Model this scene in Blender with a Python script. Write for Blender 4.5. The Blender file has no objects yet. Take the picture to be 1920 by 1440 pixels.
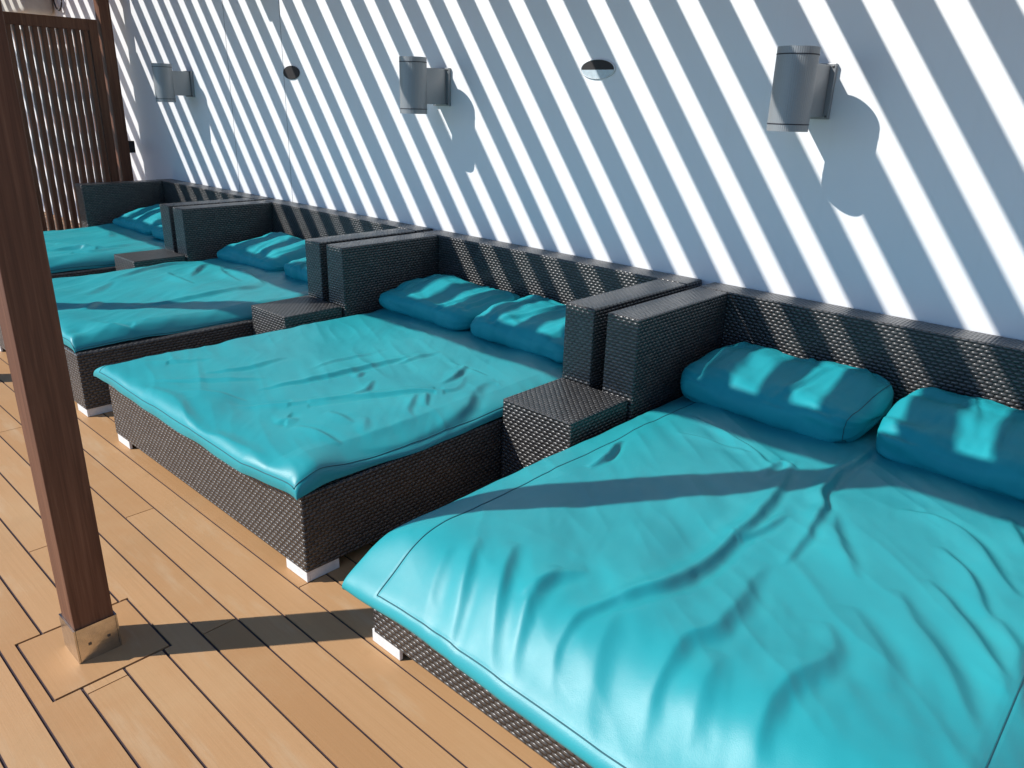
import bpy, bmesh, math, random
import numpy as np
from mathutils import Matrix, Vector, noise

random.seed(7)
scene = bpy.context.scene
col = scene.collection

# ------------------------------------------------------------------ dimensions (metres)
# x runs along the white wall, y = 0 is the wall face (deck towards -y), z up
ARM_T, GAP, TOP_H, BACK_D, ARM_L = 0.149, 0.061, 0.734, 0.154, 0.844
PLAT_H, FOOT_H, TABLE_H, TABLE_L = 0.319, 0.039, 0.4125, 1.208
JW = 2 * ARM_T + GAP
SUN_AZ, SUN_EL = 0.9186, 0.6963
SLAT_PITCH = 0.2435

# ------------------------------------------------------------------ helpers
def tag(o, label=None, cat=None, group=None, kind=None):
    if label: o['label'] = label
    if cat: o['category'] = cat
    if group: o['group'] = group
    if kind: o['kind'] = kind
    return o

def empty(name, loc=(0, 0, 0), rz=0.0):
    o = bpy.data.objects.new(name, None)
    o.empty_display_size = 0.1
    o.location = loc
    o.rotation_euler = (0, 0, rz)
    col.objects.link(o)
    return o

def add_box(bm, x0, x1, y0, y1, z0, z1, bevel=0.0, seg=2):
    vs = [bm.verts.new((x, y, z)) for x in (x0, x1) for y in (y0, y1) for z in (z0, z1)]
    f = [(0, 1, 3, 2), (4, 6, 7, 5), (0, 4, 5, 1), (2, 3, 7, 6), (0, 2, 6, 4), (1, 5, 7, 3)]
    fs = [bm.faces.new([vs[i] for i in q]) for q in f]
    if bevel > 0:
        es = set(e for fa in fs for e in fa.edges)
        bmesh.ops.bevel(bm, geom=list(es), offset=bevel, segments=seg, profile=0.5, affect='EDGES')

def box_uv(bm, off=(0.0, 0.0)):
    uv = bm.loops.layers.uv.verify()
    bm.normal_update()
    for f in bm.faces:
        n = f.normal
        ax = max(range(3), key=lambda i: abs(n[i]))
        for l in f.loops:
            c = l.vert.co
            if ax == 0: l[uv].uv = (c.y + off[0], c.z + off[1])
            elif ax == 1: l[uv].uv = (c.x + off[0], c.z + off[1])
            else: l[uv].uv = (c.y + off[0], c.x + off[1])

def link(name, bm, mat, parent=None, smooth=False, uv=False, off=(0, 0)):
    if uv: box_uv(bm, off)
    me = bpy.data.meshes.new(name)
    bm.to_mesh(me); bm.free()
    me.materials.append(mat)
    if smooth:
        me.polygons.foreach_set('use_smooth', [True] * len(me.polygons))
    o = bpy.data.objects.new(name, me)
    col.objects.link(o)
    if parent: o.parent = parent
    return o

def boxes(name, lst, mat, parent=None, bevel=0.0, seg=2, uv=False, smooth=False, off=(0, 0)):
    bm = bmesh.new()
    for b in lst:
        tmp = bmesh.new()
        add_box(tmp, *b, bevel=bevel, seg=seg)
        me = bpy.data.meshes.new('tmp'); tmp.to_mesh(me); tmp.free()
        bm.from_mesh(me); bpy.data.meshes.remove(me)
    return link(name, bm, mat, parent, smooth=smooth, uv=uv, off=off)

def grid_mesh(name, P, mat, parent=None, closed_u=False):
    """P: (n, m, 3) numpy grid"""
    n, m = P.shape[:2]
    idx = np.arange(n * m).reshape(n, m)
    if closed_u:
        a = idx; b = np.roll(idx, -1, axis=0)
        q = np.stack([a[:, :-1], b[:, :-1], b[:, 1:], a[:, 1:]], -1).reshape(-1, 4)
    else:
        q = np.stack([idx[:-1, :-1], idx[1:, :-1], idx[1:, 1:], idx[:-1, 1:]], -1).reshape(-1, 4)
    me = bpy.data.meshes.new(name)
    me.vertices.add(n * m); me.vertices.foreach_set('co', P.reshape(-1).astype(np.float32))
    me.loops.add(len(q) * 4); me.loops.foreach_set('vertex_index', q.reshape(-1).astype(np.int32))
    me.polygons.add(len(q)); me.polygons.foreach_set('loop_start', (np.arange(len(q)) * 4).astype(np.int32))
    me.polygons.foreach_set('loop_total', np.full(len(q), 4, np.int32))
    me.update(); me.validate()
    me.polygons.foreach_set('use_smooth', [True] * len(me.polygons))
    me.materials.append(mat)
    o = bpy.data.objects.new(name, me); col.objects.link(o)
    if parent: o.parent = parent
    return o

def tube(name, pts, r, mat, parent=None, ns=8):
    pts = [Vector(p) for p in pts]
    bm = bmesh.new(); rings = []
    for i, p in enumerate(pts):
        t = (pts[min(i + 1, len(pts) - 1)] - pts[max(i - 1, 0)]).normalized()
        up = Vector((0, 0, 1)) if abs(t.z) < 0.9 else Vector((1, 0, 0))
        a = t.cross(up).normalized(); b = t.cross(a).normalized()
        rings.append([bm.verts.new(p + r * (math.cos(2 * math.pi * k / ns) * a + math.sin(2 * math.pi * k / ns) * b)) for k in range(ns)])
    for A, B in zip(rings[:-1], rings[1:]):
        for k in range(ns):
            bm.faces.new((A[k], A[(k + 1) % ns], B[(k + 1) % ns], B[k]))
    bm.faces.new(rings[0][::-1]); bm.faces.new(rings[-1])
    return link(name, bm, mat, parent, smooth=True)

def lathe(name, prof, mat, parent=None, ns=64, center=(0, 0), fl=None):
    """prof: list of (radius, z)"""
    bm = bmesh.new(); rings = []
    for r, z in prof:
        rings.append([bm.verts.new((center[0] + r * math.cos(2 * math.pi * k / ns), center[1] + r * math.sin(2 * math.pi * k / ns), z)) for k in range(ns)])
    for A, B in zip(rings[:-1], rings[1:]):
        for k in range(ns):
            bm.faces.new((A[k], A[(k + 1) % ns], B[(k + 1) % ns], B[k]))
    return link(name, bm, mat, parent, smooth=False)

# ------------------------------------------------------------------ node helpers
class NT:
    def __init__(s, name):
        s.m = bpy.data.materials.new(name); s.m.use_nodes = True
        s.t = s.m.node_tree; s.n = s.t.nodes; s.b = s.n['Principled BSDF']
    def new(s, typ, **kw):
        n = s.n.new(typ)
        for k, v in kw.items(): setattr(n, k, v)
        return n
    def put(s, sock, v):
        if isinstance(v, bpy.types.NodeSocket): s.t.links.new(v, sock)
        else:
            sock.default_value = v
    def math(s, op, a, b=0.0, c=None, clamp=False):
        n = s.new('ShaderNodeMath', operation=op, use_clamp=clamp)
        s.put(n.inputs[0], a); s.put(n.inputs[1], b)
        if c is not None: s.put(n.inputs[2], c)
        return n.outputs[0]
    def noise(s, vec, scale, detail=3, rough=0.5, dist=0.0):
        n = s.new('ShaderNodeTexNoise')
        if vec is not None: s.put(n.inputs['Vector'], vec)
        n.inputs['Scale'].default_value = scale; n.inputs['Detail'].default_value = detail
        n.inputs['Roughness'].default_value = rough; n.inputs['Distortion'].default_value = dist
        return n.outputs['Fac']
    def coord(s, which='Object'):
        return s.new('ShaderNodeTexCoord').outputs[which]
    def mapping(s, vec, scale=(1, 1, 1), loc=(0, 0, 0)):
        n = s.new('ShaderNodeMapping'); s.put(n.inputs['Vector'], vec)
        n.inputs['Scale'].default_value = scale; n.inputs['Location'].default_value = loc
        return n.outputs[0]
    def ramp(s, fac, stops):
        n = s.new('ShaderNodeValToRGB'); s.put(n.inputs[0], fac)
        cr = n.color_ramp
        while len(cr.elements) < len(stops): cr.elements.new(0.5)
        for e, (p, c) in zip(cr.elements, stops):
            e.position = p; e.color = (c[0], c[1], c[2], 1)
        return n.outputs[0]
    def mix(s, fac, a, b, blend='MIX'):
        n = s.new('ShaderNodeMix', data_type='RGBA', blend_type=blend)
        s.put(n.inputs[0], fac)
        for k, v in ((6, a), (7, b)):
            if isinstance(v, tuple): n.inputs[k].default_value = (v[0], v[1], v[2], 1)
            else: s.put(n.inputs[k], v)
        return n.outputs[2]
    def bump(s, h, dist, strength=1.0, normal=None):
        n = s.new('ShaderNodeBump'); s.put(n.inputs['Height'], h)
        n.inputs['Distance'].default_value = dist; n.inputs['Strength'].default_value = strength
        if normal is not None: s.put(n.inputs['Normal'], normal)
        return n.outputs[0]
    def base(s, v):
        if isinstance(v, tuple): s.b.inputs['Base Color'].default_value = (v[0], v[1], v[2], 1)
        else: s.put(s.b.inputs['Base Color'], v)
    def set(s, **kw):
        for k, v in kw.items(): s.put(s.b.inputs[k.replace('_', ' ')], v)

def plain(name, c, rough=0.5, metal=0.0, spec=0.5, nscale=40, namp=0.12, bump=0.0):
    t = NT(name); v = t.coord()
    f = t.noise(v, nscale, 4, 0.6)
    lo = tuple(x * (1 - namp) for x in c); hi = tuple(min(1, x * (1 + namp)) for x in c)
    t.base(t.ramp(f, [(0.3, lo), (0.7, hi)]))
    t.set(Roughness=rough, Metallic=metal)
    t.b.inputs['Specular IOR Level'].default_value = spec
    if bump: t.put(t.b.inputs['Normal'], t.bump(f, bump))
    return t.m

# ------------------------------------------------------------------ materials
def mat_wicker():
    t = NT('wicker')
    sep = t.new('ShaderNodeSeparateXYZ'); t.put(sep.inputs[0], t.coord('UV'))
    wob = t.noise(t.coord('UV'), 9, 2)
    U = t.math('MULTIPLY_ADD', wob, 0.004, sep.outputs[0]); V = t.math('MULTIPLY_ADD', wob, 0.003, sep.outputs[1])
    v = t.math('DIVIDE', V, 0.0140)
    row = t.math('FLOOR', v); fv = t.math('SUBTRACT', t.math('FRACT', v), 0.5)
    par = t.math('FLOORED_MODULO', row, 2.0)
    u = t.math('ADD', t.math('DIVIDE', U, 0.0265), t.math('MULTIPLY', par, 0.5))
    fu = t.math('SUBTRACT', t.math('FRACT', u), 0.5)
    cell = t.math('FLOOR', u)
    # each strand: a long low bump between two stakes
    ru = t.math('POWER', t.math('ABSOLUTE', t.math('MULTIPLY', fu, 2.05)), 2.4)
    rv = t.math('POWER', t.math('ABSOLUTE', t.math('MULTIPLY', fv, 2.05)), 2.4)
    h = t.math('SUBTRACT', 1.0, t.math('ADD', ru, rv), clamp=True)
    hs = t.math('POWER', h, 0.55)
    comb = t.new('ShaderNodeCombineXYZ'); t.put(comb.inputs[0], cell); t.put(comb.inputs[1], row)
    wn = t.new('ShaderNodeTexWhiteNoise', noise_dimensions='2D'); t.put(wn.inputs['Vector'], comb.outputs[0])
    strand = t.ramp(wn.outputs['Value'], [(0.0, (0.042, 0.041, 0.041)), (0.6, (0.058, 0.056, 0.055)), (1.0, (0.080, 0.077, 0.075))])
    dust = t.noise(t.coord('Object'), 5, 5, 0.65)
    strand = t.mix(t.math('MULTIPLY', dust, 0.25), strand, (0.10, 0.096, 0.09))
    ru2 = t.math('POWER', t.math('ABSOLUTE', t.math('MULTIPLY', fu, 2.0)), 7.0)
    rv2 = t.math('POWER', t.math('ABSOLUTE', t.math('MULTIPLY', fv, 2.0)), 3.5)
    hc = t.math('SUBTRACT', 1.0, t.math('ADD', ru2, rv2), clamp=True)
    c = t.mix(t.math('MULTIPLY', hc, 2.2, clamp=True), (0.004, 0.004, 0.004), strand)
    t.base(c); t.set(Roughness=0.30)
    t.b.inputs['Specular IOR Level'].default_value = 0.75
    t.put(t.b.inputs['Normal'], t.bump(hs, 0.006, 1.0))
    return t.m

def mat_cloth(name, tint=(1, 1, 1), rough=0.38):
    t = NT(name); v = t.coord()
    f = t.noise(v, 3.0, 4, 0.6); g = t.noise(v, 420, 3, 0.6); k = t.noise(v, 14, 4, 0.55)
    a = (0.013 * tint[0], 0.275 * tint[1], 0.31 * tint[2]); b = (0.019 * tint[0], 0.325 * tint[1], 0.355 * tint[2])
    c = t.ramp(f, [(0.3, a), (0.7, b)])
    t.base(c)
    t.set(Roughness=t.math('MULTIPLY_ADD', k, 0.12, rough))
    t.b.inputs['Specular IOR Level'].default_value = 0.5 if rough < 0.5 else 0.28
    t.b.inputs['Sheen Weight'].default_value = 0.0
    t.b.inputs['Sheen Roughness'].default_value = 0.5
    n1 = t.bump(g, 0.0006, 0.6)
    t.put(t.b.inputs['Normal'], t.bump(k, 0.002, 0.35, n1))
    return t.m

def mat_wood():
    t = NT('dark_stained_wood'); v = t.coord()
    gv = t.mapping(v, (46, 46, 1.6)); g = t.noise(gv, 1.0, 6, 0.62, 0.6)
    f = t.noise(t.mapping(v, (170, 170, 5)), 1.0, 3, 0.6)
    s = t.math('MULTIPLY_ADD', f, 0.35, t.math('MULTIPLY', g, 0.75))
    t.base(t.ramp(s, [(0.32, (0.075, 0.030, 0.016)), (0.52, (0.135, 0.056, 0.030)), (0.75, (0.215, 0.098, 0.054))]))
    t.set(Roughness=0.55); t.b.inputs['Specular IOR Level'].default_value = 0.3
    t.put(t.b.inputs['Normal'], t.bump(s, 0.0012, 0.8))
    return t.m

def mat_wall():
    t = NT('white_painted_steel'); v = t.coord()
    f = t.noise(v, 1.1, 5, 0.6); g = t.noise(v, 160, 3, 0.6)
    c = t.ramp(f, [(0.3, (0.83, 0.835, 0.84)), (0.7, (0.865, 0.865, 0.865))])
    # faint rain streaks
    st = t.noise(t.mapping(v, (30, 1, 1.2)), 1.0, 4, 0.6)
    c = t.mix(t.math('MULTIPLY', t.math('SUBTRACT', st, 0.55, clamp=True), 0.6, clamp=True), c, (0.72, 0.705, 0.67))
    t.base(c); t.set(Roughness=0.42)
    b1 = t.bump(g, 0.0006, 0.5); t.put(t.b.inputs['Normal'], t.bump(f, 0.02, 0.25, b1))
    return t.m

def mat_deck():
    t = NT('teak_deck_planks'); v = t.coord()
    at = t.new('ShaderNodeAttribute', attribute_name='tone')
    gr = t.noise(t.mapping(v, (2.5, 110, 1)), 1.0, 5, 0.6, 0.3)
    bl = t.noise(v, 2.2, 5, 0.62); sp = t.noise(v, 9, 6, 0.7); fine = t.noise(v, 240, 2, 0.6)
    c = t.ramp(at.outputs['Fac'], [(0.0, (0.425, 0.228, 0.098)), (1.0, (0.495, 0.285, 0.135))])
    c = t.mix(t.math('MULTIPLY', t.math('SUBTRACT', gr, 0.42, clamp=True), 0.9, clamp=True), c, (0.39, 0.215, 0.088))
    c = t.mix(t.math('MULTIPLY', t.math('SUBTRACT', bl, 0.5, clamp=True), 1.3, clamp=True), c, (0.54, 0.37, 0.20))
    c = t.mix(t.math('MULTIPLY', t.math('SUBTRACT', sp, 0.60, clamp=True), 2.2, clamp=True), c, (0.33, 0.20, 0.085))
    big = t.noise(t.mapping(v, (1, 1, 1), (3.1, 1.7, 0)), 1.3, 6, 0.7, 0.5)
    c = t.mix(t.math('MULTIPLY', t.math('SUBTRACT', big, 0.55, clamp=True), 1.8, clamp=True), c, (0.36, 0.235, 0.12))
    wt = t.noise(t.mapping(v, (1.6, 9, 1), (0.4, 5.2, 0)), 1.0, 5, 0.65)
    c = t.mix(t.math('MULTIPLY', t.math('SUBTRACT', wt, 0.56, clamp=True), 2.4, clamp=True), c, (0.55, 0.42, 0.27))
    t.base(c)
    t.set(Roughness=t.math('MULTIPLY_ADD', bl, 0.2, 0.42))
    t.b.inputs['Specular IOR Level'].default_value = 0.35
    t.put(t.b.inputs['Normal'], t.bump(t.math('ADD', gr, t.math('MULTIPLY', fine, 0.3)), 0.0007, 0.7))
    return t.m

M = {}
M['wicker'] = mat_wicker()
M['cloth'] = mat_cloth('turquoise_vinyl_fabric')
M['pillow'] = mat_cloth('turquoise_pillow_fabric', (0.6, 1.0, 1.03), 0.55)
M['wood'] = mat_wood()
M['wall'] = mat_wall()
M['deck'] = mat_deck()
M['caulk'] = plain('black_deck_caulk', (0.042, 0.026, 0.032), 0.7)
M['seam'] = plain('turquoise_seam', (0.006, 0.10, 0.125), 0.6)
M['foot'] = plain('white_plastic_foot', (0.74, 0.74, 0.72), 0.45, nscale=60, namp=0.08)
M['lamp'] = plain('silver_grey_lamp_paint', (0.30, 0.315, 0.325), 0.42, metal=0.35, nscale=300, namp=0.05)
M['groove'] = plain('dark_rubber_ring', (0.02, 0.02, 0.03), 0.6)
M['screw'] = plain('dull_screw', (0.12, 0.12, 0.12), 0.4, metal=0.8)
M['steel'] = plain('scuffed_stainless', (0.60, 0.57, 0.52), 0.24, metal=1.0, nscale=25, namp=0.18, bump=0.0015)
M['dark'] = plain('dark_mesh_and_recess_shade', (0.016, 0.013, 0.013), 0.6, nscale=600, namp=0.9)  # speaker mesh, also the painted shade in the upper oval recess
M['glass'] = plain('pale_blue_glass', (0.50, 0.58, 0.62), 0.12)
M['beige'] = plain('offwhite_cabinet', (0.62, 0.60, 0.54), 0.5, nscale=6)
M['black'] = plain('black_cable', (0.015, 0.012, 0.012), 0.5)
t = NT('sea_water'); v = t.coord(); t.base((0.01, 0.045, 0.075)); t.set(Roughness=0.12)
t.put(t.b.inputs['Normal'], t.bump(t.noise(v, 0.4, 6, 0.6), 0.5, 0.6)); M['sea'] = t.m

# fold lines of the loose covers, world x,y in metres; height and width in millimetres
FOLD_A = [
    ([(0.824, -0.567), (0.818, -0.902), (0.834, -1.068), (0.881, -1.171), (0.909, -1.382), (0.916, -1.516)], 13, 16),
    ([(0.678, -0.862), (0.731, -1.174), (0.763, -1.376), (0.768, -1.526), (0.773, -1.683), (0.759, -1.823), (0.699, -1.941), (0.665, -2.031), (0.686, -2.131), (0.736, -2.191)], 14, 19),
    ([(0.886, -1.524), (0.899, -1.701), (0.921, -1.845), (0.896, -1.954), (0.906, -2.08), (0.945, -2.176)], 7, 26),
    ([(0.895, -1.127), (0.98, -1.309), (1.078, -1.438)], 5, 22),
    ([(1.028, -0.99), (1.157, -0.972), (1.256, -1.052), (1.323, -1.169), (1.388, -1.246)], 6, 20),
    ([(1.188, -1.122), (1.279, -1.255), (1.359, -1.37)], 6, 18),
    ([(1.199, -1.316), (1.305, -1.423), (1.389, -1.54), (1.44, -1.632)], 9, 22),
    ([(1.163, -1.414), (1.269, -1.563), (1.358, -1.687), (1.418, -1.782)], 6, 30),
    ([(1.093, -1.655), (1.136, -1.762), (1.111, -1.918), (1.117, -2.031), (1.16, -2.128)], 8, 28),
    ([(0.282, -1.973), (0.362, -2.1), (0.432, -2.211), (0.486, -2.282)], 6, 22),
    ([(0.385, -1.917), (0.45, -2.053), (0.534, -2.163), (0.617, -2.249)], 7, 24),
    ([(0.535, -1.925), (0.543, -2.04), (0.585, -2.147), (0.628, -2.205)], 6, 22),
    ([(0.59, -1.88), (0.542, -1.96), (0.52, -2.064)], 4, 20),
    ([(0.243, -2.038), (0.312, -2.172), (0.38, -2.263)], 4, 24),
    ([(0.179, -1.163), (0.229, -1.315), (0.228, -1.428)], 8, 12),
    ([(0.224, -0.788), (0.4, -0.841), (0.563, -0.924), (0.659, -0.995)], 6, 14),
    ([(0.275, -0.973), (0.428, -0.943), (0.546, -0.942)], 3, 12),
    ([(1.109, -1.547), (1.199, -1.667), (1.271, -1.8)], 4, 30),
    ([(1.279, -0.79), (1.324, -0.933), (1.388, -1.013)], 6, 20),
    ([(0.719, -1.941), (0.758, -2.075), (0.814, -2.172), (0.871, -2.224)], 4, 30),
    ([(0.978, -1.919), (0.989, -2.04), (1.022, -2.137)], 4, 30),
    ([(0.655, -1.088), (0.658, -0.941), (0.716, -0.936)], 5, 14),
    ([(0.764, -1.48), (0.796, -1.421), (0.817, -1.265)], 5, 14),
    ([(1.371, -1.358), (1.433, -1.496), (1.47, -1.656)], 5, 24),
]
FOLD_B = [
    ([(-0.671, -1.1), (-0.578, -1.244), (-0.64, -1.361), (-0.781, -1.623), (-0.891, -1.817), (-1.05, -1.974)], 6, 16),
    ([(-0.519, -1.025), (-0.559, -1.104), (-0.502, -1.228), (-0.442, -1.319), (-0.406, -1.455), (-0.392, -1.574), (-0.398, -1.731), (-0.429, -1.834)], 14, 26),
    ([(-0.769, -0.995), (-0.681, -1.148), (-0.656, -1.261)], 7, 13),
    ([(-1.0, -1.385), (-0.942, -1.468)], 5, 12),
    ([(-0.873, -1.429), (-0.798, -1.516), (-0.781, -1.623)], 6, 14),
    ([(-1.732, -2.017), (-1.634, -1.897), (-1.581, -1.77)], 4, 20),
    ([(-1.48, -2.089), (-1.343, -1.906), (-1.203, -1.718)], 4, 20),
    ([(-1.122, -1.818), (-1.074, -1.612), (-1.045, -1.435), (-1.025, -1.237), (-0.992, -1.033)], 8, 17),
    ([(-0.98, -1.228), (-0.989, -0.963)], 5, 13),
    ([(-0.775, -1.945), (-0.763, -1.903), (-0.73, -1.87)], 6, 26),
    ([(-0.692, -1.907), (-0.582, -1.889), (-0.463, -1.882)], 7, 18),
    ([(-0.716, -1.758), (-0.561, -1.754)], 4, 18),
    ([(-0.583, -1.686), (-0.481, -1.77)], 4, 18),
    ([(-1.521, -2.151), (-1.278, -2.098), (-1.108, -2.123), (-0.885, -2.149), (-0.65, -2.113), (-0.539, -2.147), (-0.415, -2.137)], 9, 32),
    ([(-1.289, -2.047), (-1.227, -1.996), (-1.046, -1.894)], 4, 16),
    ([(-1.422, -1.884), (-1.359, -1.703), (-1.374, -1.52)], 4, 16),
    ([(-0.636, -1.405), (-0.546, -1.52), (-0.477, -1.558)], 5, 14),
    ([(-0.621, -1.356), (-0.52, -1.463)], 5, 12),
    ([(-0.97, -1.887), (-0.832, -1.768), (-0.693, -1.498)], 3, 14),
    ([(-0.858, -1.032), (-0.608, -1.031)], 4, 12),
    ([(-1.179, -1.544), (-1.205, -1.374), (-1.171, -1.121)], 4, 14),
]
FOLD_C = [
    ([(-3.384, -1.167), (-3.17, -1.213), (-2.928, -1.208)], 6, 22),
    ([(-3.52, -0.823), (-3.354, -0.967), (-3.111, -1.142)], 8, 20),
    ([(-3.335, -0.83), (-3.101, -0.927), (-2.831, -0.951)], 6, 22),
    ([(-3.579, -0.834), (-3.621, -1.008), (-3.538, -1.193), (-3.468, -1.321), (-3.358, -1.537)], 11, 20),
    ([(-2.689, -1.732), (-2.664, -1.443), (-2.653, -1.187), (-2.697, -0.885)], 7, 26),
    ([(-2.76, -1.884), (-2.916, -1.738)], 6, 24),
    ([(-2.693, -0.88), (-2.975, -0.827), (-3.229, -0.814)], 6, 26),
    ([(-3.338, -1.513), (-3.196, -1.66), (-3.088, -1.782)], 5, 24),
    ([(-2.534, -1.952), (-2.334, -1.816), (-2.256, -1.571), (-2.193, -1.298)], 7, 26),
]
FOLD_D = [
    ([(-4.787, -1.459), (-4.78, -1.329), (-4.502, -1.18), (-4.473, -0.872)], 8, 30),
    ([(-4.6, -1.504), (-4.594, -1.27), (-4.446, -1.139)], 8, 26),
    ([(-5.19, -0.854), (-4.887, -0.954)], 6, 40),
    ([(-4.494, -1.48), (-4.349, -1.296), (-4.371, -1.042)], 6, 26),
]
# ------------------------------------------------------------------ setting: sea, deck, wall
bm = bmesh.new(); add_box(bm, -3000, 3000, -3000, 3000, -16.2, -16)
tag(link('sea', bm, M['sea']), kind='structure')
bm = bmesh.new(); add_box(bm, -16, 9, -4.35, 0.2, -0.3, -0.005)
tag(link('deck_bed', bm, M['caulk']), kind='structure')

bm = bmesh.new(); ends = {}
ROW0 = -2.778; SW = 0.0040
sq = (-0.688, -0.381, -2.844, -2.540)          # panel round the foot of the post
known = {-1: [-1.18, 2.1, -4.2], 0: [-0.345, 1.9, -2.9], 1: [-1.18, 1.3, -3.8], 2: [-2.7, 0.75, 3.4], 3: [-0.362, 2.2, -2.35],
         4: [-1.187, 1.45, -3.5], 5: [-2.52, 0.9, 3.0], 6: [-0.366, 2.0, -2.9], -2: [-1.9, 0.6]}
tones = []
for k in range(-14, 26):
    y0, y1 = ROW0 + 0.1075 * k + SW, ROW0 + 0.1075 * (k + 1) - SW
    cuts = sorted(known.get(k, []) or [random.uniform(-2.6, 2.4)])
    cuts = list(cuts)
    while cuts[0] > -14: cuts.insert(0, cuts[0] - random.uniform(2.0, 3.4))
    while cuts[-1] < 7: cuts.append(cuts[-1] + random.uniform(2.0, 3.4))
    segs = [(a + 0.002, b - 0.002) for a, b in zip(cuts[:-1], cuts[1:])]
    for a, b in segs:
        parts = [(a, b, y0, y1)]
        if y1 > sq[2] and y0 < sq[3]:
            parts = []
            if a < sq[0]: parts.append((a, min(b, sq[0] - SW), y0, y1))
            if b > sq[1]: parts.append((max(a, sq[1] + SW), b, y0, y1))
            if a < sq[1] and b > sq[0]:
                xa, xb = max(a, sq[0] - SW), min(b, sq[1] + SW)
                if y0 < sq[2] - SW: parts.append((xa, xb, y0, sq[2] - SW))
                if y1 > sq[3] + SW: parts.append((xa, xb, sq[3] + SW, y1))
        tn = random.random()
        for p in parts:
            if p[1] - p[0] < 0.005 or p[3] - p[2] < 0.004: continue
            n0 = len(bm.faces); add_box(bm, p[0], p[1], p[2], p[3], -0.02, 0.0)
            tones += [tn] * (len(bm.faces) - n0)
add_box(bm, sq[0] + SW, sq[1] - SW, sq[2] + SW, sq[3] - SW, -0.02, 0.0); tones += [0.35] * 6
lay = bm.faces.layers.float.new('tone')
bm.faces.ensure_lookup_table()
for f, tn in zip(bm.faces, tones): f[lay] = tn
tag(link('deck', bm, M['deck']), kind='structure')

wall = boxes('wall', [(-16, 9, 0, 0.18, -0.005, 3.3)], M['wall'])
tag(wall, 'long white painted steel wall striped by slat shadows', 'wall')
sm = []
for x in (-9.4, -6.95, -4.537, -3.738, 2.6):
    sm.append((x - 0.0011, x + 0.0011, -0.0012, 0.0005, 0.2, 3.2))
boxes('panel_seam', sm, M['caulk'], wall)

# ------------------------------------------------------------------ pergola overhead (casts the stripes)
perg = empty('pergola', (0, -2.7, 2.46))
tag(perg, 'dark wooden pergola of parallel slats over the loungers, seen by its stripes of shadow', 'pergola')
def pchild(o):
    o.parent = perg; o.matrix_parent_inverse = Matrix.Translation(perg.location).inverted(); return o
BEAM_B, BEAM_T = 2.42, 2.60
pchild(boxes('beam', [(-15, 7, -2.752, -2.632, BEAM_B, BEAM_T)], M['wood'], bevel=0.004))
pchild(boxes('ledger', [(-15, 7, -0.045, -0.003, 2.50, BEAM_T)], M['wood'], bevel=0.003))
slat = None; ZC = BEAM_T + 0.032
# centres of the open gaps between slats, read at a height of 2.6 m
LIT = [-6.2535, -5.9885, -5.768, -5.52, -5.29, -5.07, -4.816, -4.58, -4.34, -4.10, -3.87, -3.60, -3.335, -3.10, -2.864, -2.617,
       -2.395, -2.155, -1.911, -1.66, -1.413, -1.178, -0.935, -0.687, -0.401, -0.163, 0.081]
while LIT[0] > -14: LIT.insert(0, LIT[0] - SLAT_PITCH)
while LIT[-1] < 6: LIT.append(LIT[-1] + SLAT_PITCH)
for p, q in zip(LIT[:-1], LIT[1:]):
    wdt = (q - p) - 0.100 - 0.0436
    xc = (p + q) / 2 - 0.607 * (ZC - 2.6) / 0.836
    if slat is None:
        slat = boxes('slat', [(-0.05, 0.05, -2.76, -0.004, BEAM_T + 0.002, BEAM_T + 0.062)], M['wood'], bevel=0.002)
        s = slat
    else:
        s = slat.copy(); col.objects.link(s)
    s.location = (xc, 0, 0); s.scale = (wdt / 0.1, 1, 1)
    pchild(s)

# ------------------------------------------------------------------ front wooden post with steel shoe
def make_post(x, y, label):
    r = empty('wooden_post', (x, y, 0)); tag(r, label, 'post', 'wooden posts carrying the pergola')
    h = 0.051
    o = boxes('shaft', [(-h, h, -h, h, 0.004, BEAM_B - 0.001)], M['wood'], r, bevel=0.003)
    w = 0.0565; t = 0.004
    bm = bmesh.new()
    for b in ((-w, w, -w, -h - 0.001, 0, 0.106), (-w, w, h + 0.001, w, 0, 0.106), (-w, -h - 0.001, -h, h, 0, 0.106), (h + 0.001, w, -h, h, 0, 0.106)):
        add_box(bm, *b)
    s = link('metal_shoe', bm, M['steel'], r)
    for (bx, bz) in ((0.028, 0.05), (-0.022, 0.05)):
        b = boxes('bolt', [(w, w + 0.0012, bx - 0.004, bx + 0.004, bz - 0.004, bz + 0.004)], M['screw'], s, bevel=0.0005)
    return r
make_post(-0.5345, -2.692, 'square brown wooden post standing in a bright steel shoe on the deck')
make_post(-3.50, -2.692, 'far wooden post left of the third lounger, known by its shadow on the deck')

# ------------------------------------------------------------------ gate screen and gate post at the far end
gp = empty('gate_post', (-6.44, -0.166, 0)); tag(gp, 'tall dark brown post between the white wall and the slatted gate', 'post')
boxes('shaft', [(-0.05, 0.05, -0.049, 0.049, 0, BEAM_T)], M['wood'], gp, bevel=0.003)
boxes('hinge_block', [(-0.02, 0.03, 0.050, 0.112, 0.93, 1.04)], M['black'], gp, bevel=0.003)
g = empty('slatted_gate', (-6.43, -0.9, 0)); tag(g, 'dark brown slatted wooden gate screen behind the farthest lounger', 'gate')
Y0, Y1, ZT = -0.72, 0.655, 2.085     # local y range (world -1.62 .. -0.245)
f = boxes('frame', [(-0.03, 0.03, Y1 - 0.075, Y1, 0.05, ZT), (-0.03, 0.03, Y0, Y0 + 0.075, 0.05, ZT),
                    (-0.03, 0.03, Y0 + 0.076, Y1 - 0.076, ZT - 0.095, ZT), (-0.03, 0.03, Y0 + 0.076, Y1 - 0.076, 0.05, 0.15)], M['wood'], g, bevel=0.002)
n = 18; a, b = Y0 + 0.076, Y1 - 0.076
gs = None
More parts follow.
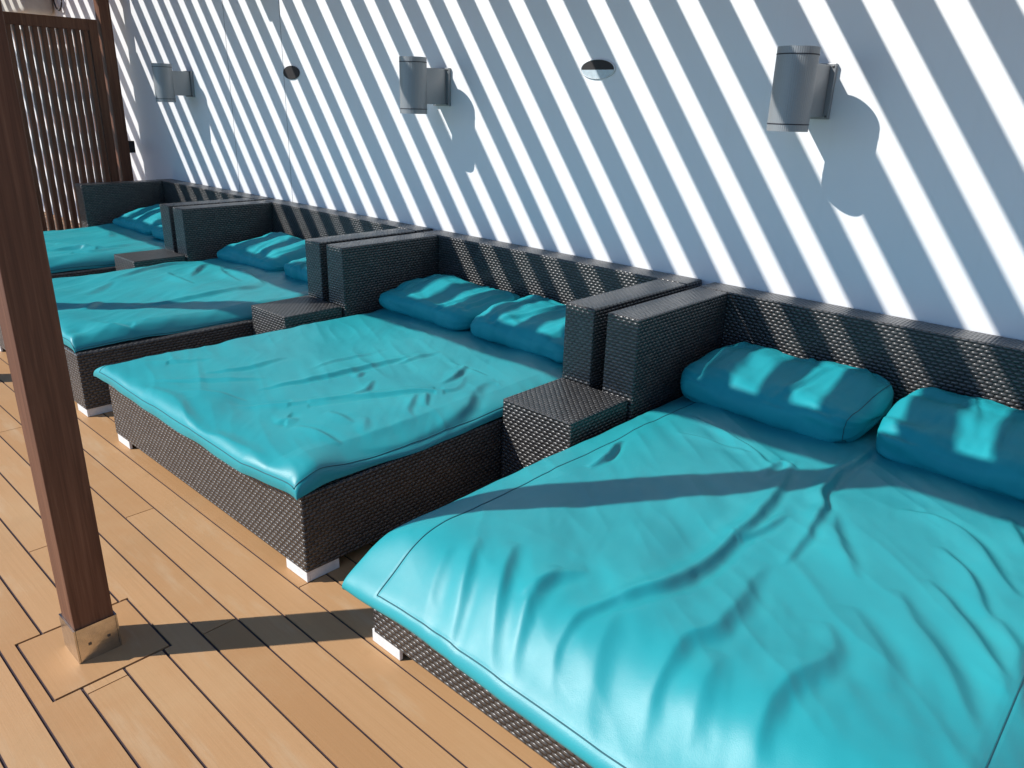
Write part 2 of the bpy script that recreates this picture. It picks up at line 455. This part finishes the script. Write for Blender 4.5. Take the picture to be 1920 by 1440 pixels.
for k in range(n):
    yc = a + (b - a) * (k + 0.5) / n
    if gs is None:
        gs = boxes('slat', [(-0.040, 0.040, -0.0185, 0.0185, 0.151, ZT - 0.096)], M['wood'], g, bevel=0.002); s = gs
    else:
        s = gs.copy(); col.objects.link(s); s.parent = g
    s.location = (0, yc, 0)

# things on the wall beyond the gate
cab = empty('wall_cabinet', (-8.75, -0.16, 2.2)); tag(cab, 'off-white box with rounded cover on the wall beyond the gate', 'cabinet')
boxes('cover', [(-0.62, 0.62, -0.14, 0.157, 0.02, 0.6)], M['beige'], cab, bevel=0.06, seg=5, smooth=True)
tube('pipe', [(-0.72, 0.02, 0.55), (-0.72, 0.02, 0.25), (-0.68, 0.02, 0.12), (-0.55, 0.02, -0.02), (-0.4, 0.03, -0.10), (-0.35, 0.1, -0.12), (-0.35, 0.155, -0.12)], 0.035, M['foot'], cab, 12)
pts = []
for i in range(22):
    a = math.pi * (1.0 + i / 21 * 1.15)
    pts.append((-7.93 + 0.12 * math.cos(a), -0.03, 2.40 + 0.14 * math.sin(a)))
pts = [(-8.05, -0.03, 2.7)] + pts
tag(tube('hanging_cable', pts, 0.008, M['black']), 'thin dark cable hanging in a loop on the wall beyond the gate', 'cable')

# unseen box above the frame, shaped so that its shadow cuts the stripes
hb = empty('wall_box', (-4.13, -0.1, 2.24)); tag(hb, 'unseen grey box high on the white wall, known by its shadow across the stripes', 'wall box')
boxes('housing', [(0.06, 0.215, -0.15, 0.098, 0.0, 0.24)], M['lamp'], hb, bevel=0.012, smooth=False)
boxes('grille', [(0.075, 0.20, -0.156, -0.151, 0.02, 0.22)], M['dark'], hb)  # dark front panel added; the kind of box is not known

# ------------------------------------------------------------------ wall lamps
def make_lamp():
    r = empty('wall_lamp', (0, 0, 0))
    R = 0.0755; cy = -0.2255; z0, z1 = -0.1485, 0.1485
    def fluted(name, za, zb, rr, mat, caps):
        ns = 120; bm = bmesh.new(); rings = []
        zz = [za, zb]
        for z in zz:
            rings.append([bm.verts.new(((rr + (0.0007 if k % 2 else 0)) * math.cos(2 * math.pi * k / ns), cy + (rr + (0.0007 if k % 2 else 0)) * math.sin(2 * math.pi * k / ns), z)) for k in range(ns)])
        for k in range(ns): bm.faces.new((rings[0][k], rings[0][(k + 1) % ns], rings[1][(k + 1) % ns], rings[1][k]))
        # shallow glass recess at both ends
        for ring, d in ((rings[0], 1), (rings[1], -1)):
            inn = [bm.verts.new((v.co.x * 0.93, cy + (v.co.y - cy) * 0.93, v.co.z)) for v in ring]
            dp = [bm.verts.new((v.co.x, v.co.y, v.co.z + 0.004 * d)) for v in inn]
            for A, B in ((ring, inn), (inn, dp)):
                for k in range(ns): bm.faces.new((A[k], B[k], B[(k + 1) % ns], A[(k + 1) % ns]))
            bm.faces.new(dp)
        bmesh.ops.recalc_face_normals(bm, faces=bm.faces)
        return link(name, bm, mat, r)
    fluted('cylinder', z0 + 0.0275, z1 - 0.0275, R, M['lamp'], False)
    fluted('end_ring', z1 - 0.0245, z1, R, M['lamp'], True)
    fluted('end_ring', z0, z0 + 0.0245, R, M['lamp'], True)
    lathe('gasket', [(R - 0.001, z1 - 0.0283), (R + 0.0018, z1 - 0.0280), (R + 0.0018, z1 - 0.0240), (R - 0.001, z1 - 0.0237)], M['groove'], r, center=(0, cy))
    lathe('gasket', [(R - 0.001, z0 + 0.0237), (R + 0.0018, z0 + 0.0240), (R + 0.0018, z0 + 0.0280), (R - 0.001, z0 + 0.0283)], M['groove'], r, center=(0, cy))
    boxes('arm', [(-0.048, 0.048, cy + R * 0.70, -0.0205, -0.0945, 0.0965)], M['lamp'], r, bevel=0.003)
    p = boxes('back_plate', [(-0.068, 0.068, -0.020, -0.001, -0.1025, 0.103)], M['lamp'], r, bevel=0.002)
    for sx in (-1, 1):
        for sz in (-1, 1):
            boxes('screw', [(sx * 0.058 - 0.004, sx * 0.058 + 0.004, -0.0235, -0.0201, sz * 0.092 - 0.004, sz * 0.092 + 0.004)], M['screw'], p, bevel=0.001)
    return r
def copy_tree(o, parent=None):
    c = o.copy(); col.objects.link(c)
    if parent: c.parent = parent
    for ch in list(o.children): copy_tree(ch, c)
    return c
lamp = make_lamp()
for i, (x, lab) in enumerate(((0.1895, 'largest and nearest silver cylinder wall lamp, above the nearest lounger'),
                              (-2.0267, 'silver cylinder wall lamp in the middle, between the two oval fittings'),
                              (-5.219, 'smallest and farthest silver cylinder wall lamp, close to the gate post'))):
    o = lamp if i == 0 else copy_tree(lamp)
    o.location = (x, 0, 1.561)
    tag(o, lab, 'wall lamp', 'cylinder lamps on the white wall')

def oval(name, x, z, a, b, mat_in, label, cat, half=False):
    ns = 64; r = empty(name, (x, -0.002, z)); tag(r, label, cat)
    bm = bmesh.new(); L = []
    for s, y in ((1.0, -0.0005), (1.0, -0.005), (0.97, -0.006), (0.94, -0.0035)):
        L.append([bm.verts.new((s * a * math.cos(2 * math.pi * k / ns), y, s * b * math.sin(2 * math.pi * k / ns))) for k in range(ns)])
    for A, B in zip(L[:-1], L[1:]):
        for k in range(ns): bm.faces.new((A[k], A[(k + 1) % ns], B[(k + 1) % ns], B[k]))
    link('rim', bm, M['black'] if not half else M['wall'], r)
    def disc(nm, mat, zlo, zhi):
        bm = bmesh.new(); vs = []
        if zlo is None:
            vs = [bm.verts.new((0.94 * a * math.cos(2 * math.pi * k / ns), -0.0045, 0.94 * b * math.sin(2 * math.pi * k / ns))) for k in range(ns)]
        else:
            t0, t1 = zlo, zhi
            vs = [bm.verts.new((0.94 * a * math.cos(t0 + (t1 - t0) * k / 40), -0.0045, 0.94 * b * math.sin(t0 + (t1 - t0) * k / 40))) for k in range(41)]
        if zlo is not None: vs = vs[::-1]
        f = bm.faces.new(vs); ex = bmesh.ops.extrude_face_region(bm, geom=[f])
        for v_ in [g for g in ex['geom'] if isinstance(g, bmesh.types.BMVert)]: v_.co.y += 0.0025
        bmesh.ops.recalc_face_normals(bm, faces=bm.faces)
        link(nm, bm, mat, r)
    if half:
        disc('upper_shade', M['dark'], 0.05 - 0.1, math.pi + 0.1 - 0.05)  # flat dark half painted in for the shadow inside the recess
        disc('lower_pane', M['glass'], math.pi + 0.07, 2 * math.pi - 0.07)
    else:
        disc('grille', M['dark'], None, None)
oval('oval_grille', -3.630, 1.645, 0.104, 0.045, M['dark'], 'small black oval speaker grille set in the white wall', 'speaker grille')
oval('oval_vent', -0.906, 1.651, 0.104, 0.045, M['dark'], 'oval fitting on the wall, dark upper half and pale blue lower half', 'wall fitting', True)

# ------------------------------------------------------------------ wicker loungers
def make_daybed(x0, x1, D, label):
    r = empty('wicker_daybed', ((x0 + x1) / 2, -D / 2, 0)); tag(r, label, 'daybed', 'wicker daybeds in a row along the wall')
    cx, cy = (x0 + x1) / 2, -D / 2
    def B(name, lst, mat='wicker', bevel=0.006, parent=r, uv=True):
        return boxes(name, [(a - cx, b - cx, c - cy, d - cy, e, f) for a, b, c, d, e, f in lst], M[mat], parent, bevel=bevel, seg=3, uv=uv, off=(random.random(), random.random()))
    near = x0 == 0.0
    B('base', [(x0 + (0.02 if near else 0.003), x1 - 0.003, -D, -BACK_D - 0.003, FOOT_H, PLAT_H - (0.032 if near else 0))])
    B('backrest', [(x0 - ARM_T, x1 + ARM_T, -BACK_D, -0.012, FOOT_H, TOP_H)])
    B('armrest', [(x0 - ARM_T, x0 - 0.0005, -ARM_L, -BACK_D - 0.0025, FOOT_H, TOP_H - 0.0015)])
    B('armrest', [(x1 + 0.0005, x1 + ARM_T, -ARM_L, -BACK_D - 0.0025, FOOT_H, TOP_H - 0.0015)])
    for sx in (0, 1):
        for yy in (-D + 0.004, -0.14):
            L = 0.125; t = 0.012
            xa = x0 + 0.008 if sx == 0 else x1 - 0.008
            d = 1 if sx == 0 else -1
            ys = (yy, yy + t) if yy < -1 else (yy - t, yy)
            xs = sorted((xa, xa + d * L)); xt = sorted((xa, xa + d * t))
            y2 = (yy + t + 0.0005, yy + L) if yy < -1 else (yy - L, yy - t - 0.0005)
            B('foot', [(xs[0], xs[1], ys[0], ys[1], 0.0005, FOOT_H + 0.004), (xt[0], xt[1], y2[0], y2[1], 0.0005, FOOT_H + 0.004)], 'foot', 0.002)
    return r
X1, X2, X3 = -1.9, -3.7782, -5.6487
BEDS = [(0.0, 1.54, 2.125), (X1, -JW, 2.102), (X2, X1 - JW, 2.10), (X3, X2 - JW, 2.10)]
BL = ['nearest dark wicker daybed, cut off by the right edge of the photo',
      'dark wicker daybed second from the camera, whole front side in the sun',
      'dark wicker daybed third from the camera, half hidden by the wooden post',
      'farthest dark wicker daybed, standing against the slatted gate']
for b, l in zip(BEDS, BL): make_daybed(*b, l)

def make_table(xr, label):
    r = empty('side_table', (xr - JW / 2, -1.03, 0)); tag(r, label, 'side table', 'wicker side tables between the daybeds')
    a, b = -JW / 2 + 0.006, JW / 2 - 0.014
    boxes('body', [(a, b, -0.178, 0.178, 0.03, TABLE_H)], M['wicker'], r, bevel=0.006, seg=3, uv=True, off=(random.random(), random.random()))
    for sx in (a + 0.01, b - 0.05):
        for sy in (-0.16, 0.12):
            boxes('foot', [(sx, sx + 0.04, sy, sy + 0.04, 0.0005, 0.034)], M['foot'], r, bevel=0.002)
make_table(0.0, 'wicker side table box between the nearest and second daybeds')
make_table(X1, 'wicker side table box between the second and third daybeds')
make_table(X2, 'wicker side table box between the third and farthest daybeds')

# ------------------------------------------------------------------ loose mattress covers
def vnoise(X, Y, sx, sy, ang, seed, octs=2):
    """smooth value noise on numpy arrays"""
    rng = np.random.RandomState(seed); T = rng.rand(64, 64)
    c, s = math.cos(ang), math.sin(ang)
    u = (X * c + Y * s) / sx + 13.7; v = (-X * s + Y * c) / sy + 7.3
    out = 0; amp = 1; tot = 0
    for o in range(octs):
        iu = np.floor(u).astype(int); iv = np.floor(v).astype(int); fu = u - iu; fv = v - iv
        fu = fu * fu * fu * (fu * (6 * fu - 15) + 10); fv = fv * fv * fv * (fv * (6 * fv - 15) + 10)
        g = lambda a, b: T[a % 64, b % 64]
        out = out + amp * ((g(iu, iv) * (1 - fu) + g(iu + 1, iv) * fu) * (1 - fv) + (g(iu, iv + 1) * (1 - fu) + g(iu + 1, iv + 1) * fu) * fv)
        tot += amp; amp *= 0.5; u = u * 2 + 3.1; v = v * 2 + 5.7
    return out / tot - 0.5

def catmull(P, n=10):
    P = [np.array(p, float) for p in P]; Q = [2 * P[0] - P[1]] + P + [2 * P[-1] - P[-2]]; out = []
    for i in range(1, len(Q) - 2):
        for k in range(n):
            t = k / n
            out.append(0.5 * (2 * Q[i] + (Q[i + 1] - Q[i - 1]) * t + (2 * Q[i - 1] - 5 * Q[i] + 4 * Q[i + 1] - Q[i + 2]) * t * t + (3 * Q[i] - Q[i - 1] - 3 * Q[i + 1] + Q[i + 2]) * t ** 3))
    out.append(P[-1]); return np.array(out)

def fold_field(X, Y, folds, gain=1.0):
    H = np.zeros_like(X); SD = np.array([math.cos(SUN_AZ), math.sin(SUN_AZ)])
    WX = X + 0.018 * vnoise(X, Y, 0.12, 0.12, 0, 91); WY = Y + 0.018 * vnoise(X, Y, 0.12, 0.12, 0, 92)
    for pts, amp, w in folds:
        C = catmull(pts, 8); amp = amp * (1.3 if amp < 9 else 0.85) * 0.001 * gain; w = w * 0.001
        best = np.full(X.shape, 1e9); side = np.zeros(X.shape); par = np.zeros(X.shape)
        L = np.concatenate([[0], np.cumsum(np.hypot(*np.diff(C, axis=0).T))])
        x0, x1, y0, y1 = C[:, 0].min() - 0.15, C[:, 0].max() + 0.15, C[:, 1].min() - 0.15, C[:, 1].max() + 0.15
        m = (X > x0) & (X < x1) & (Y > y0) & (Y < y1)
        if not m.any(): continue
        px, py = WX[m], WY[m]; bb = np.full(px.shape, 1e9); sd = np.zeros(px.shape); tt = np.zeros(px.shape)
        for i in range(len(C) - 1):
            a, b = C[i], C[i + 1]; d = b - a; l2 = (d ** 2).sum() + 1e-12
            t = np.clip(((px - a[0]) * d[0] + (py - a[1]) * d[1]) / l2, 0, 1)
            qx, qy = px - (a[0] + t * d[0]), py - (a[1] + t * d[1]); dist = np.hypot(qx, qy)
            nrm = np.array([-d[1], d[0]]) / math.sqrt(l2)
            if nrm @ SD < 0: nrm = -nrm
            k = dist < bb; bb[k] = dist[k]
            s = qx * nrm[0] + qy * nrm[1]; s = np.sign(s + 1e-9) * dist
            sd[k] = s[k]; tt[k] = (L[i] + t * math.sqrt(l2))[k] / L[-1]
        tap = np.clip(np.sin(np.pi * np.clip(tt, 0.0, 1.0)), 0, 1) ** 0.85
        ww = w * (0.6 + 0.45 * tap)
        wl = np.where(sd < 0, 1.9 * ww, 0.75 * ww)      # long lit slope, short steep drop on the far side
        h = np.exp(-np.abs(sd / wl) ** 1.6) - 0.30 * np.exp(-((sd - 1.5 * ww) / (0.9 * ww)) ** 2)
        far = np.exp(-np.clip((bb - 3.2 * ww) / w, 0, None) ** 2)
        H[m] += amp * tap * h * far
    return H

def resample(prof, step):
    """prof: [(u, d)] polyline smoothed and resampled; returns arrays"""
    P = catmull(prof, 12)
    L = np.concatenate([[0], np.cumsum(np.hypot(*np.diff(P, axis=0).T))])
    n = max(4, int(L[-1] / step)); s = np.linspace(0, L[-1], n * 8)
    U, D = np.interp(s, L, P[:, 0]), np.interp(s, L, P[:, 1])
    k = max(3, int(0.045 / (L[-1] / (n * 8)))) | 1; k = min(k, (n * 8 // 4) | 1)
    for _ in range(3):                      # soften the kinks of the section, ends held
        for A in (U, D):
            pad = np.concatenate([2 * A[0] - A[k // 2:0:-1], A, 2 * A[-1] - A[-2:-(k // 2) - 2:-1]])
            sm = np.convolve(pad, np.ones(k) / k, 'valid')[:len(A)]
            A[:] = sm
    idx = np.linspace(0, n * 8 - 1, n).astype(int)
    return U[idx], D[idx]

def make_mattress(label, x0, x1, ztop, left, right, front, y_back, folds, seed, gain=1.0, rag=0.004, puff=0.012, stepx=0.006, ymid=None, lump=1.0, noise_ang=0.9, extra=None, shift_y=None):
    """left/right: [(offset inward from the edge, drop)] from seam outwards; front: [(y, drop)] from flat to hem; each with the index of the seam"""
    def frac(P, k):                      # arc-length position of the seam point
        Ls = np.concatenate([[0], np.cumsum(np.hypot(*np.diff(np.array(P), axis=0).T))])
        return Ls[k] / Ls[-1]
    lp, ls = left[0], frac(*left); rp, rs = right[0], frac(*right); fp, fs = front[0], frac(*front)
    lx, ld = resample([(x0 + a, d) for a, d in lp][::-1], stepx); rx, rd = resample([(x1 - a, d) for a, d in rp], stepx)
    mx = np.linspace(lx[-1], rx[0], int((rx[0] - lx[-1]) / stepx))[1:-1]
    ax = np.concatenate([lx, mx, rx]); dxx = np.concatenate([ld, 0 * mx, rd])
    fy, fd = resample([(y, d) for y, d in fp][::-1], stepx)
    my = np.linspace(fy[-1], y_back, int((y_back - fy[-1]) / stepx))[1:]
    ay = np.concatenate([fy, my]); dy = np.concatenate([fd, 0 * my])
    dxx = np.clip(dxx, 0, None); dy = np.clip(dy, 0, None)
    A, Bm = np.meshgrid(ax, ay, indexing='ij'); DX, DY = np.meshgrid(dxx, dy, indexing='ij')
    drop = (DX ** 3 + DY ** 3) ** (1 / 3)
    drop = np.minimum(drop, max(DX.max(), DY.max()) + 0.002)
    X, Y = A.copy(), Bm.copy()
    # flat-coordinate used for noise so that hems get their own waves
    su = np.cumsum(np.concatenate([[0], np.hypot(np.diff(ax), np.diff(dxx))])); sv = np.cumsum(np.concatenate([[0], np.hypot(np.diff(ay), np.diff(dy))]))
    SU, SV = np.meshgrid(su + seed, sv, indexing='ij')
    H = fold_field(X, Y, folds, gain)
    H += lump * 0.007 * vnoise(SU, SV, 0.42, 0.30, 0.3, seed, 1) * 2
    H += lump * 0.0055 * vnoise(SU, SV, 0.15, 0.26, noise_ang - 0.3, seed + 3, 1) * 2
    rn = vnoise(SU, SV, 0.085, 0.42, noise_ang, seed + 1, 2); H += lump * 0.0050 * (0.3 - np.abs(rn)) * 1.6
    rn = vnoise(SU, SV, 0.035, 0.20, noise_ang - 0.5, seed + 2, 2); mk = np.clip(vnoise(SU, SV, 0.3, 0.3, 0, seed + 5, 1) * 3 + 0.35, 0, 1)
    H += lump * 0.0022 * rn * mk
    cx = (X - x0) / (x1 - x0); cyy = (Y - ay.min()) / (y_back - ay.min())
    H += puff * np.clip(np.sin(np.pi * np.clip(cx, 0, 1)), 0, 1) ** 0.7
    if extra is not None: H += extra(X, Y)
    skirt = np.clip(drop / (0.9 * drop.max()), 0, 1); skirt = skirt * skirt * (3 - 2 * skirt)
    w1 = vnoise(SU, SV, 0.22, 0.5, 0, seed + 7, 2); w2 = vnoise(SU, SV, 0.5, 0.2, 0, seed + 8, 2)
    H = H * (1 - 0.75 * skirt)
    sL = np.clip(DX / DX.max(), 0, 1) ** 1.5; sF = np.clip(DY / DY.max(), 0, 1) ** 1.5
    sgn = np.where(A < (x0 + x1) / 2, -1, 1)
    X += sgn * sL * w2 * rag * 4; Y -= sF * w1 * rag * 4
    Z = ztop - drop + H + skirt * rag * 2.5 * vnoise(SU, SV, 0.35, 0.35, 0, seed + 9, 1)
    if shift_y is not None:
        dY = shift_y(A, Bm); Y = Y + dY; X = X + 0.6 * dY
    # shallow stitched groove at the seams
    P = np.stack([X, Y, Z], -1)
    il, ir, jf = (len(lx) - 1 - int(round(ls * (len(lx) - 1))), len(lx) + len(mx) + int(round(rs * (len(rx) - 1))), len(fy) - 1 - int(round(fs * (len(fy) - 1))))
    for i in (il, ir): P[i, jf:, 2] -= 0.0015
    P[il:ir + 1, jf, 2] -= 0.0015
    r = grid_mesh('mattress', P, M['cloth'])
    tag(r, label, 'mattress', 'turquoise mattresses on the daybeds')
    # body under the loose cover so the pad is solid
    boxes('foam_core', [(x0 + 0.05, x1 - 0.05, -2.0, y_back - 0.01, PLAT_H + 0.002, ztop - 0.035)], M['seam'], r)
    def pipe(idx, rad=0.0019):
        pts = [P[i, j] + np.array([0, 0, 0.0008]) for i, j in idx]
        tube('seam', [tuple(p) for p in pts], rad, M['seam'], r, 5)
    pipe([(il, j) for j in range(jf, P.shape[1] - 1, 2)]); pipe([(ir, j) for j in range(jf, P.shape[1] - 1, 2)])
    pipe([(i, jf) for i in range(il, ir + 1, 2)])
    return r

LF = lambda s: ([(0.125, 0.0), (0.075, 0.012), (0.03, 0.034), (0.008, 0.052), (0.012, 0.072)], s)
make_mattress('turquoise mattress on the nearest daybed, crossed by the post shadow', 0.006, 1.53, 0.392,
    ([(0.20, 0.0), (0.15, 0.006), (0.09, 0.018), (0.035, 0.036), (0.006, 0.050), (0.014, 0.068)], 1),
    ([(0.10, 0.0), (0.075, 0.006), (0.02, 0.03), (0.0, 0.050), (0.01, 0.068)], 1),
    ([(-1.85, 0.0), (-1.98, 0.008), (-2.06, 0.026), (-2.12, 0.060), (-2.17, 0.095), (-2.205, 0.116), (-2.226, 0.140), (-2.230, 0.158), (-2.208, 0.166)], 5),
    -BACK_D - 0.005, FOLD_A, 11, 1.9, 0.004, 0.014, 0.0055, lump=1.35)
def b2x(X, Y):
    # right side of the second mattress slumps off its core, the front corner stays lifted
    r = np.clip((X + 0.47) / 0.10, 0, 1); yy = np.exp(-((Y + 1.62) / 0.24) ** 2)
    c = np.clip((X + 0.52) / 0.16, 0, 1) * np.exp(-((Y + 2.07) / 0.10) ** 2)
    return -0.035 * r * yy + 0.036 * c
def b2y(X, Y):
    return 0.035 * np.clip((X + 0.62) / 0.2, 0, 1) * np.exp(-((Y + 2.13) / 0.12) ** 2)
make_mattress('rumpled turquoise mattress on the second daybed with its front corner lifted', -1.885, -0.358, 0.388,
    ([(0.11, 0.0), (0.075, 0.005), (0.015, 0.030), (0.004, 0.044), (0.01, 0.060)], 1),
    ([(0.12, 0.0), (0.06, 0.010), (0.018, 0.024), (0.002, 0.044), (0.006, 0.060)], 2),
    ([(-2.02, 0.0), (-2.12, 0.004), (-2.152, 0.013), (-2.163, 0.025), (-2.168, 0.045), (-2.160, 0.058)], 3),
    -BACK_D - 0.005, FOLD_B, 29, 1.35, 0.005, 0.010, 0.006, lump=1.4, noise_ang=1.2, extra=b2x, shift_y=b2y)
def b3x(X, Y):
    return -0.02 * np.exp(-((X + 2.42) / 0.07) ** 2 - ((Y + 2.02) / 0.06) ** 2)
make_mattress('turquoise mattress on the third daybed with a folded front corner', X2 + 0.012, X1 - JW - 0.03, 0.390,
    LF(1), ([(0.10, 0.0), (0.06, 0.014), (0.03, 0.040), (0.01, 0.056), (0.012, 0.068)], 3),
    ([(-1.98, 0.0), (-2.05, 0.004), (-2.085, 0.014), (-2.098, 0.028), (-2.100, 0.050), (-2.095, 0.064)], 3),
    -BACK_D - 0.005, FOLD_C, 47, 1.8, 0.005, 0.012, 0.0085, lump=1.5, noise_ang=0.6, extra=b3x)
make_mattress('turquoise mattress on the farthest daybed, mostly in shade', X3 + 0.012, X2 - JW - 0.02, 0.390,
    LF(1), LF(3), ([(-1.98, 0.0), (-2.05, 0.004), (-2.085, 0.014), (-2.098, 0.028), (-2.100, 0.050), (-2.095, 0.064)], 3),
    -BACK_D - 0.005, FOLD_D, 63, 1.8, 0.005, 0.014, 0.010, lump=2.0, noise_ang=0.3)

# ------------------------------------------------------------------ pillows
def make_pillow(label, xa, xb, yb, yf, zb, h, seed, knife=0.0, tilt=0.12, rz=0.0, roll=0.0):
    """soft bolster lying along x between xa and xb, from yf (front) to yb (back)"""
    nu, nt = 110, 120
    L = (xb - xa) / 2; D = (yb - yf) / 2; Hh = h / 2
    u = np.sin(np.linspace(-np.pi / 2, np.pi / 2, nu)); u = np.sign(u) * (0.45 * np.abs(u) + 0.55 * np.abs(u) ** 1.0)
    th = np.linspace(0, 2 * np.pi, nt, endpoint=False)
    T, U = np.meshgrid(th, u, indexing='ij')
    e = 0.64
    c = np.sign(np.cos(T)) * np.abs(np.cos(T)) ** e; s = np.sign(np.sin(T)) * np.abs(np.sin(T)) ** e
    endH = (1 - np.abs(U) ** (7.0 - 4.0 * knife)) ** (0.42 + 0.2 * knife)
    endD = (1 - np.abs(U) ** (12.0)) ** (0.36 - 0.12 * knife)
    endH = np.maximum(endH, 0.0); endD = np.maximum(endD, 0.0)
    rx = 1.0
    X = U * L * (1 - 0.03 * (np.abs(c) ** 3))
    Y = c * D * (endD * (1 - 0.10 * knife * (1 - U ** 2)) )
    Z = s * Hh * endH * (1.0 + 0.05 * (1 - U ** 2))
    # wrinkles: radial near the ends, soft lumps elsewhere
    rng = np.random.RandomState(seed)
    n1 = vnoise(U * L + seed, T * 0.09, 0.16, 0.030, 0.1, seed, 2)
    n2 = vnoise(U * L * 1.0 + seed, T * 0.06, 0.045, 0.12, 0.5, seed + 3, 2)
    w = np.abs(U) ** 2.2
    # keep seamless in T
    blend = np.clip(np.minimum(T, 2 * np.pi - T) / 0.5, 0, 1)
    A = (0.026 * n1 * (0.4 + w) + 0.013 * n2) * blend + 0.010 * np.sin(3 * T + 2 * U + seed) * 0.25
    for q in range(5):
        u0 = rng.uniform(-0.8, 0.8); sk = rng.uniform(-0.25, 0.25); t0 = rng.uniform(0.4, 2.6)
        dd = U - u0 - sk * (T - t0)
        A = A + rng.uniform(0.004, 0.009) * (np.exp(-(dd / 0.035) ** 2) - 0.8 * np.exp(-((dd - 0.06) / 0.035) ** 2)) * np.exp(-((T - t0) / 0.7) ** 2)
    A = A - 0.014 * np.exp(-((U - rng.uniform(-0.2, 0.2)) / 0.35) ** 2) * np.clip(s, 0, 1)
    nlen = np.sqrt((c / D) ** 2 + (s / Hh) ** 2) + 1e-9
    Y = Y + A * (c / D) / nlen * endD; Z = Z + A * (s / Hh) / nlen * endH
    Z = Z + 0.018 * vnoise(U * L + seed, c * 0.5 + 3, 0.22, 0.30, 0.4, seed + 6, 2) * 2 * np.clip(s + 0.4, 0, 1) * endH
    # flattened where it rests
    Z = np.where(Z < -Hh * 0.72, -Hh * 0.72 + (Z + Hh * 0.72) * 0.25, Z)
    P = np.stack([X, Y, Z + Hh * 0.76], -1)
    P = P.transpose(1, 0, 2)                       # (nu, nt, 3)
    P2 = P.transpose(1, 0, 2)
    o = grid_mesh('pillow', P2, M['pillow'], closed_u=True)
    o.location = ((xa + xb) / 2, (yb + yf) / 2, zb); o.rotation_euler = (tilt, roll, rz)
    tag(o, label, 'pillow', 'turquoise pillows against the wicker backs')
    # end seams
    for sg in ((1,) if knife < 0.4 else ()):
        k = int(np.argmin(np.abs(u - sg * (0.90 - 0.02 * knife))))
        ring = P2[:, k, :]; cen = ring.mean(0)
        pts = [tuple(cen + (p - cen) * 1.004) for p in ring]; pts.append(pts[0])
        tube('seam', pts, 0.0016, M['seam'], o, 5)
    return o
ZM = 0.402
make_pillow('long turquoise pillow in the corner of the nearest daybed', 0.04, 0.79, -0.165, -0.66, ZM, 0.168, 3, 0.15, 0.10, -0.02)
make_pillow('turquoise pillow at the right edge, second on the nearest daybed', 0.805, 1.50, -0.165, -0.655, ZM, 0.165, 8, 0.0, 0.10, 0.0)
make_pillow('turquoise pillow at the left of the second daybed, under the armrest', -1.87, -1.125, -0.17, -0.69, ZM - 0.004, 0.145, 13, 0.5, 0.10, 0.01)
make_pillow('turquoise pillow at the right of the second daybed, partly behind the armrest', -1.15, -0.42, -0.17, -0.68, ZM - 0.004, 0.155, 19, 0.3, 0.12, -0.01)
make_pillow('turquoise pillow with a pointed corner at the left of the third daybed', -3.70, -2.89, -0.17, -0.70, ZM, 0.15, 23, 1.0, 0.14, 0.03)
make_pillow('turquoise pillow tucked beside the armrest of the third daybed', -2.88, -2.32, -0.17, -0.66, ZM, 0.14, 31, 0.4, 0.12, 0.0)
make_pillow('pointed turquoise pillow leaning on the farthest daybed', -5.60, -4.80, -0.18, -0.68, ZM, 0.16, 37, 1.0, 0.20, 0.03)
make_pillow('small turquoise pillow corner beside the armrest of the farthest daybed', -4.82, -4.20, -0.18, -0.68, ZM - 0.005, 0.12, 41, 0.3, 0.05, 0.0)

# ------------------------------------------------------------------ camera
cam = bpy.data.cameras.new('camera'); co = bpy.data.objects.new('camera', cam); col.objects.link(co)
Mr = Matrix.Rotation(0.7407, 3, 'Z') @ Matrix.Rotation(1.2174, 3, 'X') @ Matrix.Rotation(0.0303, 3, 'Z')
co.matrix_world = Matrix.Translation((1.5179, -3.2032, 1.4816)) @ Mr.to_4x4()
cam.sensor_width = 36.0; cam.lens = 36.0 * 1424.05 / 1920.0
cam.clip_start = 0.05; cam.clip_end = 8000
scene.camera = co

# ------------------------------------------------------------------ light
d = Vector((math.cos(SUN_AZ), math.sin(SUN_AZ), -math.tan(SUN_EL))).normalized()
sd = bpy.data.lights.new('sun', 'SUN'); sd.energy = 4.7; sd.angle = math.radians(0.53); sd.color = (1.0, 0.965, 0.915)
so = bpy.data.objects.new('sun', sd); col.objects.link(so)
so.rotation_mode = 'QUATERNION'; so.rotation_quaternion = d.to_track_quat('-Z', 'Y')
so.location = (-10, -12, 12)
w = bpy.data.worlds.new('World'); scene.world = w; w.use_nodes = True
nt = w.node_tree; bg = nt.nodes['Background']
sky = nt.nodes.new('ShaderNodeTexSky'); sky.sky_type = 'NISHITA'; sky.sun_disc = False
sky.sun_elevation = SUN_EL; sky.sun_rotation = math.atan2(-d.x, -d.y)
sky.air_density = 1.0; sky.dust_density = 0.3; sky.ozone_density = 5.0
tn_ = nt.nodes.new('ShaderNodeMix'); tn_.data_type = 'RGBA'; tn_.blend_type = 'MULTIPLY'; tn_.inputs[0].default_value = 1.0
nt.links.new(sky.outputs[0], tn_.inputs[6]); tn_.inputs[7].default_value = (0.84, 1.02, 1.14, 1)
nt.links.new(tn_.outputs[2], bg.inputs[0]); bg.inputs[1].default_value = 0.112
scene.view_settings.view_transform = 'Standard'; scene.view_settings.look = 'None'
scene.view_settings.exposure = 0.2; scene.view_settings.gamma = 1.0
scene.render.resolution_x = 1024; scene.render.resolution_y = 768
scene.render.engine = 'CYCLES'
